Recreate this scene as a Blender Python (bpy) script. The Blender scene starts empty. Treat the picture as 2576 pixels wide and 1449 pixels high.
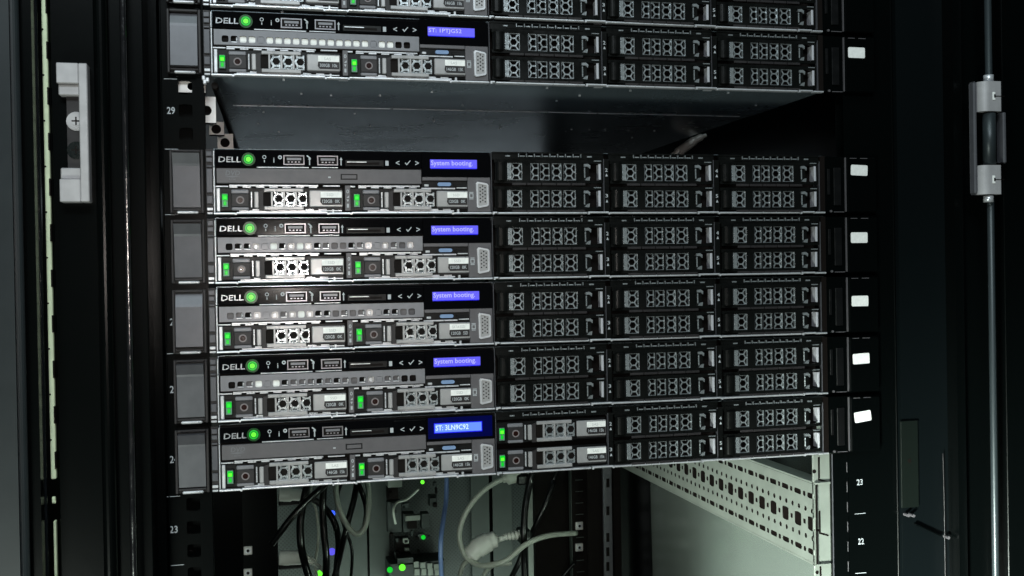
import bpy, bmesh, math, random
from mathutils import Vector, Matrix
random.seed(7)
S = 0.001                       # everything below is written in millimetres
sc = bpy.context.scene
COL = sc.collection

# ------------------------------------------------------------------ camera
FPX, YAW, PIT, ROL = 2600.0, 0.235076, -0.007603, -0.017228
CAM = Vector((30.402, -687.88, 132.735))
FW = Vector((math.sin(YAW)*math.cos(PIT), math.cos(YAW)*math.cos(PIT), math.sin(PIT)))
_r = Vector((math.cos(YAW), -math.sin(YAW), 0)); _u = _r.cross(FW)
RT = math.cos(ROL)*_r + math.sin(ROL)*_u
UP = -math.sin(ROL)*_r + math.cos(ROL)*_u
cd = bpy.data.cameras.new('camera'); cam = bpy.data.objects.new('camera', cd); COL.objects.link(cam)
cam.matrix_world = Matrix(((RT.x, UP.x, -FW.x, CAM.x*S), (RT.y, UP.y, -FW.y, CAM.y*S), (RT.z, UP.z, -FW.z, CAM.z*S), (0, 0, 0, 1)))
cd.sensor_width = 36; cd.lens = 36*FPX/2576; cd.clip_start = 0.01; cd.clip_end = 50
sc.camera = cam

def at(px, py, Y):
    """point of the depth plane Y that was measured at photograph position px, py (2576 px wide)"""
    d = FW + RT*((px-1288)/FPX) - UP*((py-724.5)/FPX)
    t = (Y-CAM.y)/d.y
    return Vector((CAM.x+d.x*t, Y, CAM.z+d.z*t))

# ------------------------------------------------------------------ world, lamps, exposure
w = bpy.data.worlds.new('World'); sc.world = w; w.use_nodes = True
bg = w.node_tree.nodes['Background']; bg.inputs[0].default_value = (0.16, 0.44, 0.40, 1); bg.inputs[1].default_value = 0.014
sc.view_settings.view_transform = 'Standard'; sc.view_settings.look = 'None'
sc.view_settings.gamma = 1; sc.view_settings.use_curve_mapping = False; sc.view_settings.exposure = 0

def area(name, loc, target, sx, sy, power, color):
    l = bpy.data.lights.new(name, 'AREA'); l.shape = 'RECTANGLE'; l.size = sx*S; l.size_y = sy*S
    l.energy = power; l.color = color
    o = bpy.data.objects.new(name, l); COL.objects.link(o)
    o.location = Vector(loc)*S
    o.rotation_euler = (Vector(target)-Vector(loc)).to_track_quat('-Z', 'Y').to_euler()
    return o
area('aisle_lamp', (-60, -1200, 980), (120, 0, 130), 700, 260, 11.5, (0.84, 0.95, 1.0))
o = area('phone_lamp', (60, -700, 162), (85, 0, 118), 34, 34, 0.17, (1.0, 0.91, 0.84)); o.data.spread = math.radians(75)
area('ceiling_lamp', (60, -600, 1200), (120, 0, 100), 1000, 250, 5.0, (0.78, 0.96, 0.97))
area('low_fill_light', (-330, -700, -430), (430, 220, -120), 260, 260, 5.6, (0.89, 1.0, 0.90))  # added fill, unseen; brightens side panel, rail and cables
o = area('floor_bounce_fill', (-250, -700, -560), (480, -40, -215), 160, 160, 2.9, (0.90, 1.0, 0.92)); o.data.spread = math.radians(30)  # added narrow beam in place of floor bounce, grades the side panel
area('rear_aisle_lamp', (250, 780, -420), (250, 1000, -170), 500, 80, 0.55, (0.82, 1.0, 0.88))
area('rear_gap_fill', (230, 960, 250), (230, 0, 235), 500, 50, 0.08, (0.80, 0.93, 1.0))  # unseen, added to brighten the server underside over the empty slot

# ------------------------------------------------------------------ materials
def mat(name, col, rough=0.5, metal=0.0, emis=None, es=0.0, nz=0.0, bump=0.0, scale=60, coat=0.0, spec=0.5):
    m = bpy.data.materials.new(name); m.use_nodes = True; nt = m.node_tree
    b = nt.nodes['Principled BSDF']
    b.inputs['Base Color'].default_value = (*col, 1); b.inputs['Roughness'].default_value = rough
    b.inputs['Metallic'].default_value = metal; b.inputs['Specular IOR Level'].default_value = spec
    b.inputs['Coat Weight'].default_value = coat; b.inputs['Coat Roughness'].default_value = 0.15
    if emis:
        b.inputs['Emission Color'].default_value = (*emis, 1); b.inputs['Emission Strength'].default_value = es
    if nz or bump:
        tc = nt.nodes.new('ShaderNodeTexCoord'); n = nt.nodes.new('ShaderNodeTexNoise')
        n.inputs['Scale'].default_value = scale; n.inputs['Detail'].default_value = 5; n.inputs['Roughness'].default_value = 0.65
        nt.links.new(tc.outputs['Object'], n.inputs['Vector'])
        if nz:
            mr = nt.nodes.new('ShaderNodeMapRange'); mr.inputs['From Min'].default_value = 0.3; mr.inputs['From Max'].default_value = 0.7
            mr.inputs['To Min'].default_value = max(0.02, rough-nz); mr.inputs['To Max'].default_value = min(1, rough+nz)
            nt.links.new(n.outputs['Fac'], mr.inputs['Value']); nt.links.new(mr.outputs[0], b.inputs['Roughness'])
            n2 = nt.nodes.new('ShaderNodeTexNoise'); n2.inputs['Scale'].default_value = scale*2.3; n2.inputs['Detail'].default_value = 4
            nt.links.new(tc.outputs['Object'], n2.inputs['Vector'])
            mx = nt.nodes.new('ShaderNodeMix'); mx.data_type = 'RGBA'
            mx.inputs['A'].default_value = (*[c*0.78 for c in col], 1); mx.inputs['B'].default_value = (*[min(1, c*1.2) for c in col], 1)
            nt.links.new(n2.outputs['Fac'], mx.inputs['Factor']); nt.links.new(mx.outputs['Result'], b.inputs['Base Color'])
        if bump:
            bp = nt.nodes.new('ShaderNodeBump'); bp.inputs['Strength'].default_value = bump; bp.inputs['Distance'].default_value = 0.0005
            nt.links.new(n.outputs['Fac'], bp.inputs['Height']); nt.links.new(bp.outputs[0], b.inputs['Normal'])
    return m
M = {
 'chassis': mat('dark_sheet_metal', (0.23, 0.28, 0.31), 0.26, 0.65, nz=0.05, scale=10),
 'black': mat('black_plastic', (0.004, 0.0042, 0.0045), 0.38, nz=0.1, scale=90, spec=0.25),
 'blackgloss': mat('gloss_black_plastic', (0.002, 0.002, 0.0025), 0.09, spec=0.3),
 'charcoal': mat('charcoal_plastic', (0.022, 0.020, 0.021), 0.42, nz=0.1, scale=80, spec=0.3),
 'blank': mat('blank_plastic', (0.0040, 0.0044, 0.0042), 0.32, nz=0.14, scale=90, spec=0.18),
 'grey': mat('grey_plastic', (0.17, 0.17, 0.185), 0.36, 0.15, nz=0.08, scale=70),
 'darkgrey': mat('dark_grey_plastic', (0.085, 0.080, 0.086), 0.42, nz=0.08, scale=70),
 'handle': mat('silver_grey_plastic', (0.37, 0.365, 0.37), 0.33, 0.35, nz=0.08, scale=70),
 'latch': mat('latch_grey', (0.080, 0.080, 0.090), 0.36, 0.2, nz=0.05, scale=70),
 'metal': mat('bright_steel', (0.66, 0.67, 0.70), 0.34, 0.55, nz=0.12, scale=120),
 'mesh': mat('grille_steel', (0.50, 0.54, 0.56), 0.28, 0.75, nz=0.14, bump=0.4, scale=260),
 'chrome': mat('chrome', (0.80, 0.80, 0.80), 0.12, 1.0, bump=0.25, scale=300),
 'white': mat('white_label', (0.78, 0.78, 0.76), 0.55, nz=0.04, scale=200),
 'print': mat('white_print', (0.36, 0.38, 0.40), 0.5),
 'faint': mat('faint_print', (0.50, 0.50, 0.50), 0.5),
 'dvdprint': mat('dvd_print', (0.12, 0.12, 0.13), 0.5),
 'red': mat('dark_red_button', (0.018, 0.005, 0.004), 0.2, spec=0.5),
 'ring': mat('button_ring', (0.16, 0.14, 0.145), 0.4),
 'cavity': mat('cavity', (0.005, 0.0035, 0.003), 0.6, spec=0.1),
 'led': mat('green_light', (0.0, 0.05, 0.005), 0.3, emis=(0.0, 0.60, 0.02), es=1.0),
 'ledhot': mat('green_light_core', (0.0, 0.05, 0.005), 0.3, emis=(0.14, 1.0, 0.03), es=1.3),
 'leddim': mat('green_light_dim', (0.10, 0.22, 0.15), 0.35),
 'ledmid': mat('green_light_centre', (0.0, 0.05, 0.005), 0.3, emis=(0.015, 0.85, 0.03), es=1.0),
 'power': mat('power_light', (0.0, 0.05, 0.005), 0.3, emis=(0.0, 0.55, 0.02), es=1.0),
 'lcd': mat('lcd_violet', (0.01, 0.01, 0.05), 0.4, emis=(0.11, 0.10, 0.90), es=1.0),
 'lcdtext': mat('lcd_text', (0.1, 0.1, 0.1), 0.4, emis=(0.42, 0.42, 1.0), es=1.0),
 'lcdb': mat('lcd_bright', (0.01, 0.01, 0.05), 0.4, emis=(0.10, 0.22, 1.0), es=1.35),
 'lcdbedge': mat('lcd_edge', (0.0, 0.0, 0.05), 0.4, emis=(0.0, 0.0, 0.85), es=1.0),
 'lcdbtext': mat('lcd_bright_text', (0.1, 0.1, 0.1), 0.4, emis=(0.55, 0.75, 1.0), es=1.3),
 'bluetag': mat('blue_tag', (0.16, 0.25, 0.42), 0.45),
 'frame': mat('cabinet_black', (0.0010, 0.0015, 0.0015), 0.24, bump=0.05, scale=140, spec=0.12),
 'framegrey': mat('door_grey', (0.015, 0.019, 0.021), 0.42, nz=0.05, scale=20, spec=0.3),
 'framerough': mat('scratched_black', (0.008, 0.008, 0.009), 0.17, nz=0.12, bump=0.8, scale=90, spec=1.0),
 'panelblue': mat('post_side_paint', (0.0018, 0.0030, 0.0034), 0.40, spec=0.12),
 'gasket': mat('pale_gasket', (0.72, 0.82, 0.56), 0.6, nz=0.05, scale=60),
 'strike': mat('strike_zinc', (0.37, 0.36, 0.37), 0.42, 0.2, nz=0.06, scale=60),
 'tab': mat('light_tab', (0.40, 0.40, 0.43), 0.45),
 'zinc': mat('zinc_steel', (0.62, 0.60, 0.58), 0.42, 0.35, nz=0.08, scale=60),
 'pale': mat('pale_galvanised', (0.20, 0.222, 0.195), 0.45, 0.2, nz=0.06, scale=30),
 'sheet': mat('brushed_side_sheet', (0.50, 0.58, 0.52), 0.22, 0.75, nz=0.08, bump=0.02, scale=3.5),
 'cablegrey': mat('grey_cable', (0.46, 0.50, 0.43), 0.36),
 'cableblack': mat('black_cable', (0.004, 0.0045, 0.0045), 0.32, spec=0.35),
 'cableblue': mat('blue_cable', (0.07, 0.12, 0.26), 0.5),
 'plug': mat('pale_plug', (0.88, 0.92, 0.84), 0.3),
 'reargrey': mat('rear_sheet_grey', (0.058, 0.074, 0.066), 0.5, nz=0.06, scale=20),
 'reflectgreen': mat('painted_green_reflection', (0.0035, 0.0055, 0.0045), 0.5, spec=0.1),
 'powerdim': mat('power_light_rim', (0.0, 0.03, 0.003), 0.3, emis=(0.0, 0.20, 0.01), es=1.0),
 'halo': mat('painted_green_bloom', (0.0, 0.02, 0.002), 0.3, emis=(0.0, 0.028, 0.003), es=1.0),  # emissive ring imitating lens bloom round the power light
 'blueglow': mat('painted_screen_glow', (0.0, 0.0, 0.01), 0.2, emis=(0.0, 0.001, 0.045), es=1.0),  # emissive rim imitating the bright screen's glow on its surround
 'rod': mat('rod_steel', (0.028, 0.036, 0.040), 0.4, 0.3),
 'port': mat('port_steel', (0.28, 0.27, 0.29), 0.3, 0.75),
 'edgegloss': mat('glossy_black_edge', (0.006, 0.007, 0.009), 0.2, spec=0.9),
 'logo': mat('silver_logo', (0.42, 0.43, 0.45), 0.3, 0.5, nz=0.15, scale=200),
 'gear': mat('rear_gear', (0.022, 0.030, 0.028), 0.5, nz=0.1, scale=60),
 'purple': mat('violet_light', (0.02, 0.02, 0.2), 0.4, emis=(0.10, 0.08, 0.75), es=1.0),
 'blueled': mat('blue_light', (0.02, 0.02, 0.2), 0.4, emis=(0.03, 0.10, 1.0), es=1.6),
}
def mesh_mat():
    m = mat('perforated_rear_sheet', (0.05, 0.065, 0.062), 0.5)
    nt = m.node_tree; b = nt.nodes['Principled BSDF']
    tc = nt.nodes.new('ShaderNodeTexCoord'); v = nt.nodes.new('ShaderNodeTexVoronoi'); v.inputs['Scale'].default_value = 235; v.inputs['Randomness'].default_value = 0.0
    mp = nt.nodes.new('ShaderNodeMapping'); mp.inputs['Rotation'].default_value = (0, math.radians(45), 0); mp.inputs['Scale'].default_value = (1, 0.0, 1)
    nt.links.new(tc.outputs['Object'], mp.inputs[0]); nt.links.new(mp.outputs[0], v.inputs['Vector'])
    r = nt.nodes.new('ShaderNodeValToRGB'); r.color_ramp.elements[0].position = 0.26; r.color_ramp.elements[0].color = (0.010, 0.014, 0.014, 1)
    r.color_ramp.elements[1].position = 0.34; r.color_ramp.elements[1].color = (0.040, 0.054, 0.050, 1)
    nt.links.new(v.outputs['Distance'], r.inputs[0]); nt.links.new(r.outputs[0], b.inputs['Base Color'])
    return m
M['perf'] = mesh_mat()

# ------------------------------------------------------------------ mesh helpers
_fonts = {}
def text_mesh(s):
    if s not in _fonts:
        c = bpy.data.curves.new('t', 'FONT'); c.body = s; c.size = 1; c.offset = 0.012; c.resolution_u = 2
        o = bpy.data.objects.new('t', c); COL.objects.link(o)
        bpy.context.view_layer.update()
        dg = bpy.context.evaluated_depsgraph_get()
        me = bpy.data.meshes.new_from_object(o.evaluated_get(dg))
        bpy.data.objects.remove(o); bpy.data.curves.remove(c)
        xs = [v.co.x for v in me.vertices]; ys = [v.co.y for v in me.vertices]
        _fonts[s] = (me, min(xs), max(xs), min(ys), max(ys))
    return _fonts[s]

class MB:
    def __init__(s, mats): s.bm = bmesh.new(); s.mats = mats
    def face(s, pts, mi=0, smooth=False):
        f = s.bm.faces.new([s.bm.verts.new(p) for p in pts]); f.material_index = mi; f.smooth = smooth; return f
    def box(s, x0, x1, y0, y1, z0, z1, mi=0, bev=0.0):
        vs = [s.bm.verts.new((x, y, z)) for x in (x0, x1) for y in (y0, y1) for z in (z0, z1)]
        fs = []
        for q in ((0,1,3,2), (4,6,7,5), (0,4,5,1), (2,3,7,6), (0,2,6,4), (1,5,7,3)):
            f = s.bm.faces.new([vs[i] for i in q]); f.material_index = mi; fs.append(f)
        if bev:
            es = list({e for f in fs for e in f.edges})
            r = bmesh.ops.bevel(s.bm, geom=es, offset=bev, segments=1, affect='EDGES', profile=0.5)
            for f in r['faces']: f.material_index = mi
        return s
    def prism(s, pts, y0, y1, mi=0):
        """polygon in (x, z), thick from y0 (front) to y1"""
        n = len(pts)
        a = [s.bm.verts.new((p[0], y0, p[1])) for p in pts]; b = [s.bm.verts.new((p[0], y1, p[1])) for p in pts]
        s.bm.faces.new(a).material_index = mi; s.bm.faces.new(b[::-1]).material_index = mi
        for i in range(n):
            s.bm.faces.new((a[i], b[i], b[(i+1) % n], a[(i+1) % n])).material_index = mi
        return s
    def disc(s, cx, cz, r, y0, y1, mi=0, n=20, r2=None):
        ps = [(cx+r*math.cos(2*math.pi*i/n), cz+r*math.sin(2*math.pi*i/n)) for i in range(n)]
        if r2 is None: return s.prism(ps, y0, y1, mi)
        qs = [(cx+r2*math.cos(2*math.pi*i/n), cz+r2*math.sin(2*math.pi*i/n)) for i in range(n)]
        for i in range(n):
            j = (i+1) % n
            s.prism([ps[i], ps[j], qs[j], qs[i]], y0, y1, mi)
        return s
    def holed(s, cells, thick, mi=0, fn=None, mi_in=None, n=16, power=5):
        """cells: (u0,u1,v0,v1, hu,hv or None) ; plate made of cells with an opening in each, walls go back by thick"""
        fn = fn or (lambda u, v, w_: (u, w_, v))
        for (u0, u1, v0, v1, hole) in cells:
            if not hole:
                s.face([fn(u0, v0, 0), fn(u1, v0, 0), fn(u1, v1, 0), fn(u0, v1, 0)], mi); continue
            cu, cv, hu, hv = hole
            ang = sorted(set([2*math.pi*i/n for i in range(n)] + [math.atan2(v-cv, u-cu) % (2*math.pi) for u in (u0, u1) for v in (v0, v1)]))
            A = []; B = []
            for a in ang:
                c, d = math.cos(a), math.sin(a)
                k = (abs(c/hu)**power + abs(d/hv)**power)**(-1/power)
                A.append((cu+c*k, cv+d*k))
                t = min(((u1-cu)/c if c > 1e-9 else (u0-cu)/c if c < -1e-9 else 1e9), ((v1-cv)/d if d > 1e-9 else (v0-cv)/d if d < -1e-9 else 1e9))
                B.append((cu+c*t, cv+d*t))
            m = len(ang)
            for i in range(m):
                j = (i+1) % m
                s.face([fn(*A[i], 0), fn(*B[i], 0), fn(*B[j], 0), fn(*A[j], 0)], mi)
                s.face([fn(*A[i], 0), fn(*A[j], 0), fn(*A[j], thick), fn(*A[i], thick)], mi if mi_in is None else mi_in)
        return s
    def text(s, string, cx, z0, h, y, mi=0, w=None, depth=0.0, slant=0.0, rot=0):
        me, x0, x1, b0, b1 = text_mesh(string)
        k = h/(b1-b0); kx = (w/(x1-x0)) if w else k
        vs = []
        for v in me.vertices:
            lx = (v.co.x-(x0+x1)/2)*kx; lz = (v.co.y-b0)*k
            lx += slant*lz
            vs.append(s.bm.verts.new((cx+lx, y, z0+lz)))
        for p in me.polygons:
            try: s.bm.faces.new([vs[i] for i in p.vertices]).material_index = mi
            except ValueError: pass
        return s
    def hexnet(s, x0, x1, z0, z1, R, wall, y0, y1, mi=0, ox=0.0, oz=0.0):
        cx0, cz0 = (x0+x1)/2+ox, (z0+z1)/2+oz
        def clip(poly):
            for (ax, val, sg) in ((0, x0, 1), (0, x1, -1), (1, z0, 1), (1, z1, -1)):
                out = []
                for i in range(len(poly)):
                    p, q = poly[i], poly[(i+1) % len(poly)]
                    ip, iq = (p[ax]-val)*sg >= 0, (q[ax]-val)*sg >= 0
                    if ip: out.append(p)
                    if ip != iq:
                        t = (val-p[ax])/(q[ax]-p[ax]); out.append((p[0]+(q[0]-p[0])*t, p[1]+(q[1]-p[1])*t))
                poly = out
                if len(poly) < 3: return None
            return poly
        for i in range(-6, 7):
            for j in range(-5, 6):
                cx = cx0+1.5*R*i; cz = cz0+math.sqrt(3)*R*(j+(0.5 if i % 2 else 0))
                if cx < x0-R or cx > x1+R or cz < z0-R or cz > z1+R: continue
                O = [(cx+R*math.cos(math.pi/3*k), cz+R*math.sin(math.pi/3*k)) for k in range(6)]
                r = R-wall
                I = [(cx+r*math.cos(math.pi/3*k), cz+r*math.sin(math.pi/3*k)) for k in range(6)]
                for k in range(6):
                    q = clip([O[k], O[(k+1) % 6], I[(k+1) % 6], I[k]])
                    if not q: continue
                    ar = sum(q[a][0]*q[(a+1) % len(q)][1]-q[(a+1) % len(q)][0]*q[a][1] for a in range(len(q)))
                    if abs(ar) < 0.02: continue
                    s.prism(q, y0, y1, mi)
        return s
    def tube(s, pts, r, mi=0, n=10, samples=8, caps=True, radii=None):
        P = [Vector(p) for p in pts]
        if len(P) > 2 and samples > 1:
            Q = []
            for i in range(len(P)-1):
                a, b, c, d = P[max(0, i-1)], P[i], P[i+1], P[min(len(P)-1, i+2)]
                for k in range(samples):
                    t = k/samples
                    Q.append(0.5*((2*b)+(c-a)*t+(2*a-5*b+4*c-d)*t*t+(3*b-a-3*c+d)*t**3))
            Q.append(P[-1]); P = Q
        rings = []; nrm = None
        for i, p in enumerate(P):
            tg = (P[min(i+1, len(P)-1)]-P[max(i-1, 0)]).normalized()
            if nrm is None: nrm = tg.orthogonal().normalized()
            nrm = (nrm-tg*nrm.dot(tg)).normalized(); bn = tg.cross(nrm)
            rr = r if not radii else radii[min(len(radii)-1, int(round(i/(len(P)-1)*(len(radii)-1))))]
            rings.append([s.bm.verts.new(p+nrm*rr*math.cos(2*math.pi*k/n)+bn*rr*math.sin(2*math.pi*k/n)) for k in range(n)])
        for a, b in zip(rings, rings[1:]):
            for k in range(n):
                f = s.bm.faces.new((a[k], a[(k+1) % n], b[(k+1) % n], b[k])); f.material_index = mi; f.smooth = True
        if caps:
            s.bm.faces.new(rings[0][::-1]).material_index = mi; s.bm.faces.new(rings[-1]).material_index = mi
        return s
    def mesh(s, name):
        bmesh.ops.recalc_face_normals(s.bm, faces=s.bm.faces[:])
        bmesh.ops.scale(s.bm, vec=(S, S, S), verts=s.bm.verts[:])
        me = bpy.data.meshes.new(name); s.bm.to_mesh(me); s.bm.free()
        for m in s.mats: me.materials.append(M[m])
        return me
    def build(s, name, parent=None, loc=(0, 0, 0)):
        return link(name, s.mesh(name), parent, loc)
def link(name, me, parent=None, loc=(0, 0, 0)):
    o = bpy.data.objects.new(name, me); COL.objects.link(o); o.location = Vector(loc)*S
    if parent: o.parent = parent
    return o
_cache = {}
def part(name, key, fn, parent, loc=(0, 0, 0)):
    """one part; parts of the same key share their mesh"""
    if key not in _cache: _cache[key] = fn().mesh(name)
    return link(name, _cache[key], parent, loc)
def thing(name, label, cat, loc=(0, 0, 0), group=None):
    o = bpy.data.objects.new(name, None); COL.objects.link(o); o.location = Vector(loc)*S; o.empty_display_size = 0.02
    return tag(o, label, cat, group)
def tag(o, label, cat, group=None):
    o['label'] = label; o['category'] = cat
    if group: o['group'] = group
    return o
CB = (217, 0, -520)
cabinet = thing('server_cabinet', 'black steel server cabinet whose uprights, door edge and rails frame the stack of servers', 'cabinet', CB)
def cab(name, label, loc=(0, 0, 0)):
    o = bpy.data.objects.new(name, None); COL.objects.link(o); o.empty_display_size = 0.02
    o.parent = cabinet; o.location = (Vector(loc)-Vector(CB))*S; o['label'] = label
    return o
def struct(o): o['kind'] = 'structure'; return o

# ------------------------------------------------------------------ setting: dark room behind the racks
b = MB(['frame']); b.box(-2600, 3200, 2400, 2440, -1200, 2200); struct(b.build('back_wall'))
b = MB(['frame']); b.box(-2600, 3200, -2600, 2400, -1240, -1200); struct(b.build('floor'))

# ------------------------------------------------------------------ server front, one function per part
U = 44.45
def b_chassis():
    b = MB(['chassis', 'metal', 'black'])
    b.box(0.3, 182.3, 3.4, 20, 1.8, 42.8, 0); b.box(0.3, 433.7, 20, 118, 1.8, 42.8, 0)
    b.box(0.3, 433.7, 3.4, 118, 1.2, 1.7, 0); b.box(182.4, 433.7, 3.0, 20, 42.6, 42.9, 0)
    b.box(0.3, 433.7, 118.6, 700, 2.0, 42.8, 0)
    b.box(10, 424, 117.2, 118.2, 0.75, 1.2, 1)              # rolled seam of the lid
    rnd = random.Random(3)
    for k in range(26):                                     # rivets and dimples under the tray
        x, y = rnd.uniform(20, 415), rnd.choice([14, 40, 62, 90, 150, 180, 210, 260])+rnd.uniform(-4, 4)
        b.box(x-0.7, x+0.7, y-0.7, y+0.7, 0.5 if y < 118 else 1.3, 2.1, 1)
    for x in (84, 262, 345): b.box(x-3, x+3, 6, 9, 0.6, 1.2, 1)
    b.box(0.3, 3.0, 3.4, 400, 0.5, 1.2, 0)
    return b
def b_lip():
    b = MB(['metal', 'latch'])
    xs = [0.0, 13.5, 72, 87, 155, 182, 186, 250, 266, 332, 349, 413, 425, 434]
    for i, (a, c) in enumerate(zip(xs, xs[1:])):
        dz = 0.35 if i % 2 else 0.0
        xa, xb, yf, zc = a+(0 if i == 0 else 0.5), c-0.5, -0.1-(0.3 if i % 2 else 0), 0.8+dz
        ring = [(yf-0.65*math.sin(math.pi*k/6), zc-0.65*math.cos(math.pi*k/6)) for k in range(7)]
        ring = [(3.4, zc-0.65)]+ring+[(3.4, zc+0.65)]
        for p, q in zip(ring, ring[1:]): b.face([(xa, p[0], p[1]), (xb, p[0], p[1]), (xb, q[0], q[1]), (xa, q[0], q[1])], 0)
        b.face([(xa, p[0], p[1]) for p in ring]); b.face([(xb, p[0], p[1]) for p in ring])
    for x in (13.5, 72, 87, 155, 183, 251, 266, 333, 349, 414): b.disc(x, 0.5, 0.75, -1.0, 1.0, 0, 8)
    b.box(0.0, 0.8, -0.6, 3.4, 1.7, 30.5, 0, 0.2)
    b.box(0.0, 0.6, -0.2, 3.4, 31, 41.0, 0, 0.15)
    b.box(1.7, 3.9, -0.5, 3.0, 2.2, 17.2, 0, 0.35)
    for x in (182.1, 262.5, 345.2, 429.3): b.box(x-0.2, x+0.2, -0.3, 3.2, 2.0, 38.5 if x > 200 else 42.0, 1, 0.08)
    return b
def b_fingers():
    b = MB(['metal', 'black'])
    def row(x0, x1, z, up, gaps=True):
        b.box(x0, x1, 0.6, 2.6, z, z+1.0, 0, 0.15)
        x = x0
        while x < x1-4:
            b.box(x, x+5.3, 0.9, 2.6, z+1.05 if up else z-0.95, z+1.9 if up else z-0.05, 0, 0.12); x += 8.4
    row(15.5, 71, 1.9, True); row(98, 156, 1.9, True)
    row(9.5, 66, 18.5, False); row(92, 133, 18.4, False)
    b.box(1.0, 9.0, 0.4, 2.6, 17.9, 18.7, 0, 0.15); b.box(69, 80, 0.3, 2.6, 18.4, 19.3, 0, 0.2); b.box(84.5, 90, 0.3, 2.6, 18.0, 19.0, 0, 0.2)
    b.box(134, 157, 0.3, 2.0, 17.0, 17.9, 0, 0.15); b.box(158, 165, 0.5, 2.0, 17.6, 18.3, 0, 0.15)
    b.box(68.5, 81, 0.2, 2.5, 2.2, 2.9, 0, 0.1); b.box(74.5, 76, -0.6, 2.5, 0.6, 3.5, 0, 0.3); b.box(158, 159.5, -0.6, 2.5, 0.6, 3.5, 0, 0.3)
    b.box(27, 60, -0.2, 2.0, 30.4, 31.0, 0, 0.12); b.box(62, 79, -0.2, 2.0, 30.6, 31.1, 0, 0.1)
    return b
def b_bay_floor():                                          # dark backing behind every opening of the front
    b = MB(['cavity']); b.box(0.9, 181.8, 3.0, 3.35, 1.5, 42.4); b.box(182.6, 429, 9.0, 9.4, 1.5, 42.4)
    b.box(429.8, 433.7, -0.2, 3.3, 1.5, 42.4)
    return b
def b_control():
    b = MB(['blackgloss', 'metal'])
    b.box(1.0, 134.3, 0.2, 2.9, 31.2, 41.6, 0, 0.4)
    b.prism([(134.4, 25.3), (181.2, 25.3), (181.2, 39.8), (179.6, 41.8), (134.4, 41.8)], -0.5, 2.9, 0)
    b.box(112.5, 134.2, -0.3, 0.15, 31.6, 40.2, 0, 0.2)
    return b
def b_logo():
    b = MB(['logo']); b.text('DELL', 10.2, 33.8, 3.6, 0.05, 0, 14.0, slant=0.06); return b
def b_icons():
    b = MB(['print'])
    y = 0.12
    b.disc(31.9, 37.3, 1.25, y, 0.2, 0, 14, 0.8); b.box(31.6, 32.2, y, 0.2, 33.9, 35.4)
    b.text('i', 37.9, 33.8, 3.2, y); b.disc(41.8, 37.3, 1.3, y, 0.2, 0, 14, 0.55)
    return b
def b_usbsym():
    b = MB(['print']); y = 0.12; x = 60.6
    b.prism([(x-0.35, 32.4), (x+0.35, 32.4), (x+0.35, 36.0), (x+0.95, 36.0), (x, 37.8), (x-0.95, 36.0), (x-0.35, 36.0)], y, 0.2)
    b.prism([(58.6, 38.4), (59.3, 38.9), (61.6, 36.9), (61.0, 36.4)], y-.05, 0.2)
    return b
def b_usbsym2():
    b = MB(['print']); y = 0.12; x = 81.0
    return b.prism([(x-0.35, 32.4), (x+0.35, 32.4), (x+0.35, 36.0), (x+0.95, 36.0), (x, 37.8), (x-0.95, 36.0), (x-0.35, 36.0)], y, 0.2)
def b_cardsym():
    b = MB(['print']); return b.box(110.1, 112.2, -0.1, 0.2, 32.5, 35.7)
def b_nav():
    b = MB(['print']); yy = -0.36
    b.text('<', 118.2, 32.9, 2.9, yy, 0, 2.5); b.text('>', 131.2, 32.9, 2.9, yy, 0, 2.5)
    b.prism([(123.0, 34.3), (123.6, 34.7), (124.3, 33.7), (126.5, 36.1), (126.9, 35.8), (124.3, 32.7)], yy, -0.31)
    return b
def b_power():
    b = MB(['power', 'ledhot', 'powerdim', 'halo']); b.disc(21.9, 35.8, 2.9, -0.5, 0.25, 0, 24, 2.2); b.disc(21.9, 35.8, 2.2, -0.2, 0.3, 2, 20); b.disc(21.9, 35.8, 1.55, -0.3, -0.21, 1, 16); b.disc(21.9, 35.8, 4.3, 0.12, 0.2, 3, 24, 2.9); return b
def b_usb():
    b = MB(['port', 'cavity', 'grey'])
    for (x0, x1, z0, z1) in ((0, 13.4, 5.6, 6.3), (0, 13.4, 0, 0.7), (0, 0.7, 0.7, 5.6), (12.7, 13.4, 0.7, 5.6)): b.box(x0, x1, -0.4, 0.3, z0, z1, 0)
    b.box(0.7, 12.7, 0.0, 0.3, 0.7, 5.6, 1); b.box(2.2, 11.4, -0.25, 0.05, 3.1, 4.6, 2)
    for i in range(4): b.box(2.8+2.2*i, 4.0+2.2*i, -0.3, 0.05, 1.5, 2.3, 0)
    return b
def b_card():
    b = MB(['black', 'metal', 'cavity']); b.box(0, 25.5, -0.15, 0.15, 0, 4.2, 0, 0.3); b.box(1.2, 22.5, -0.25, -0.16, 1.1, 2.6, 2); b.box(1.2, 14, -0.32, -0.2, 2.5, 3.0, 1)
    return b
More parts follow.
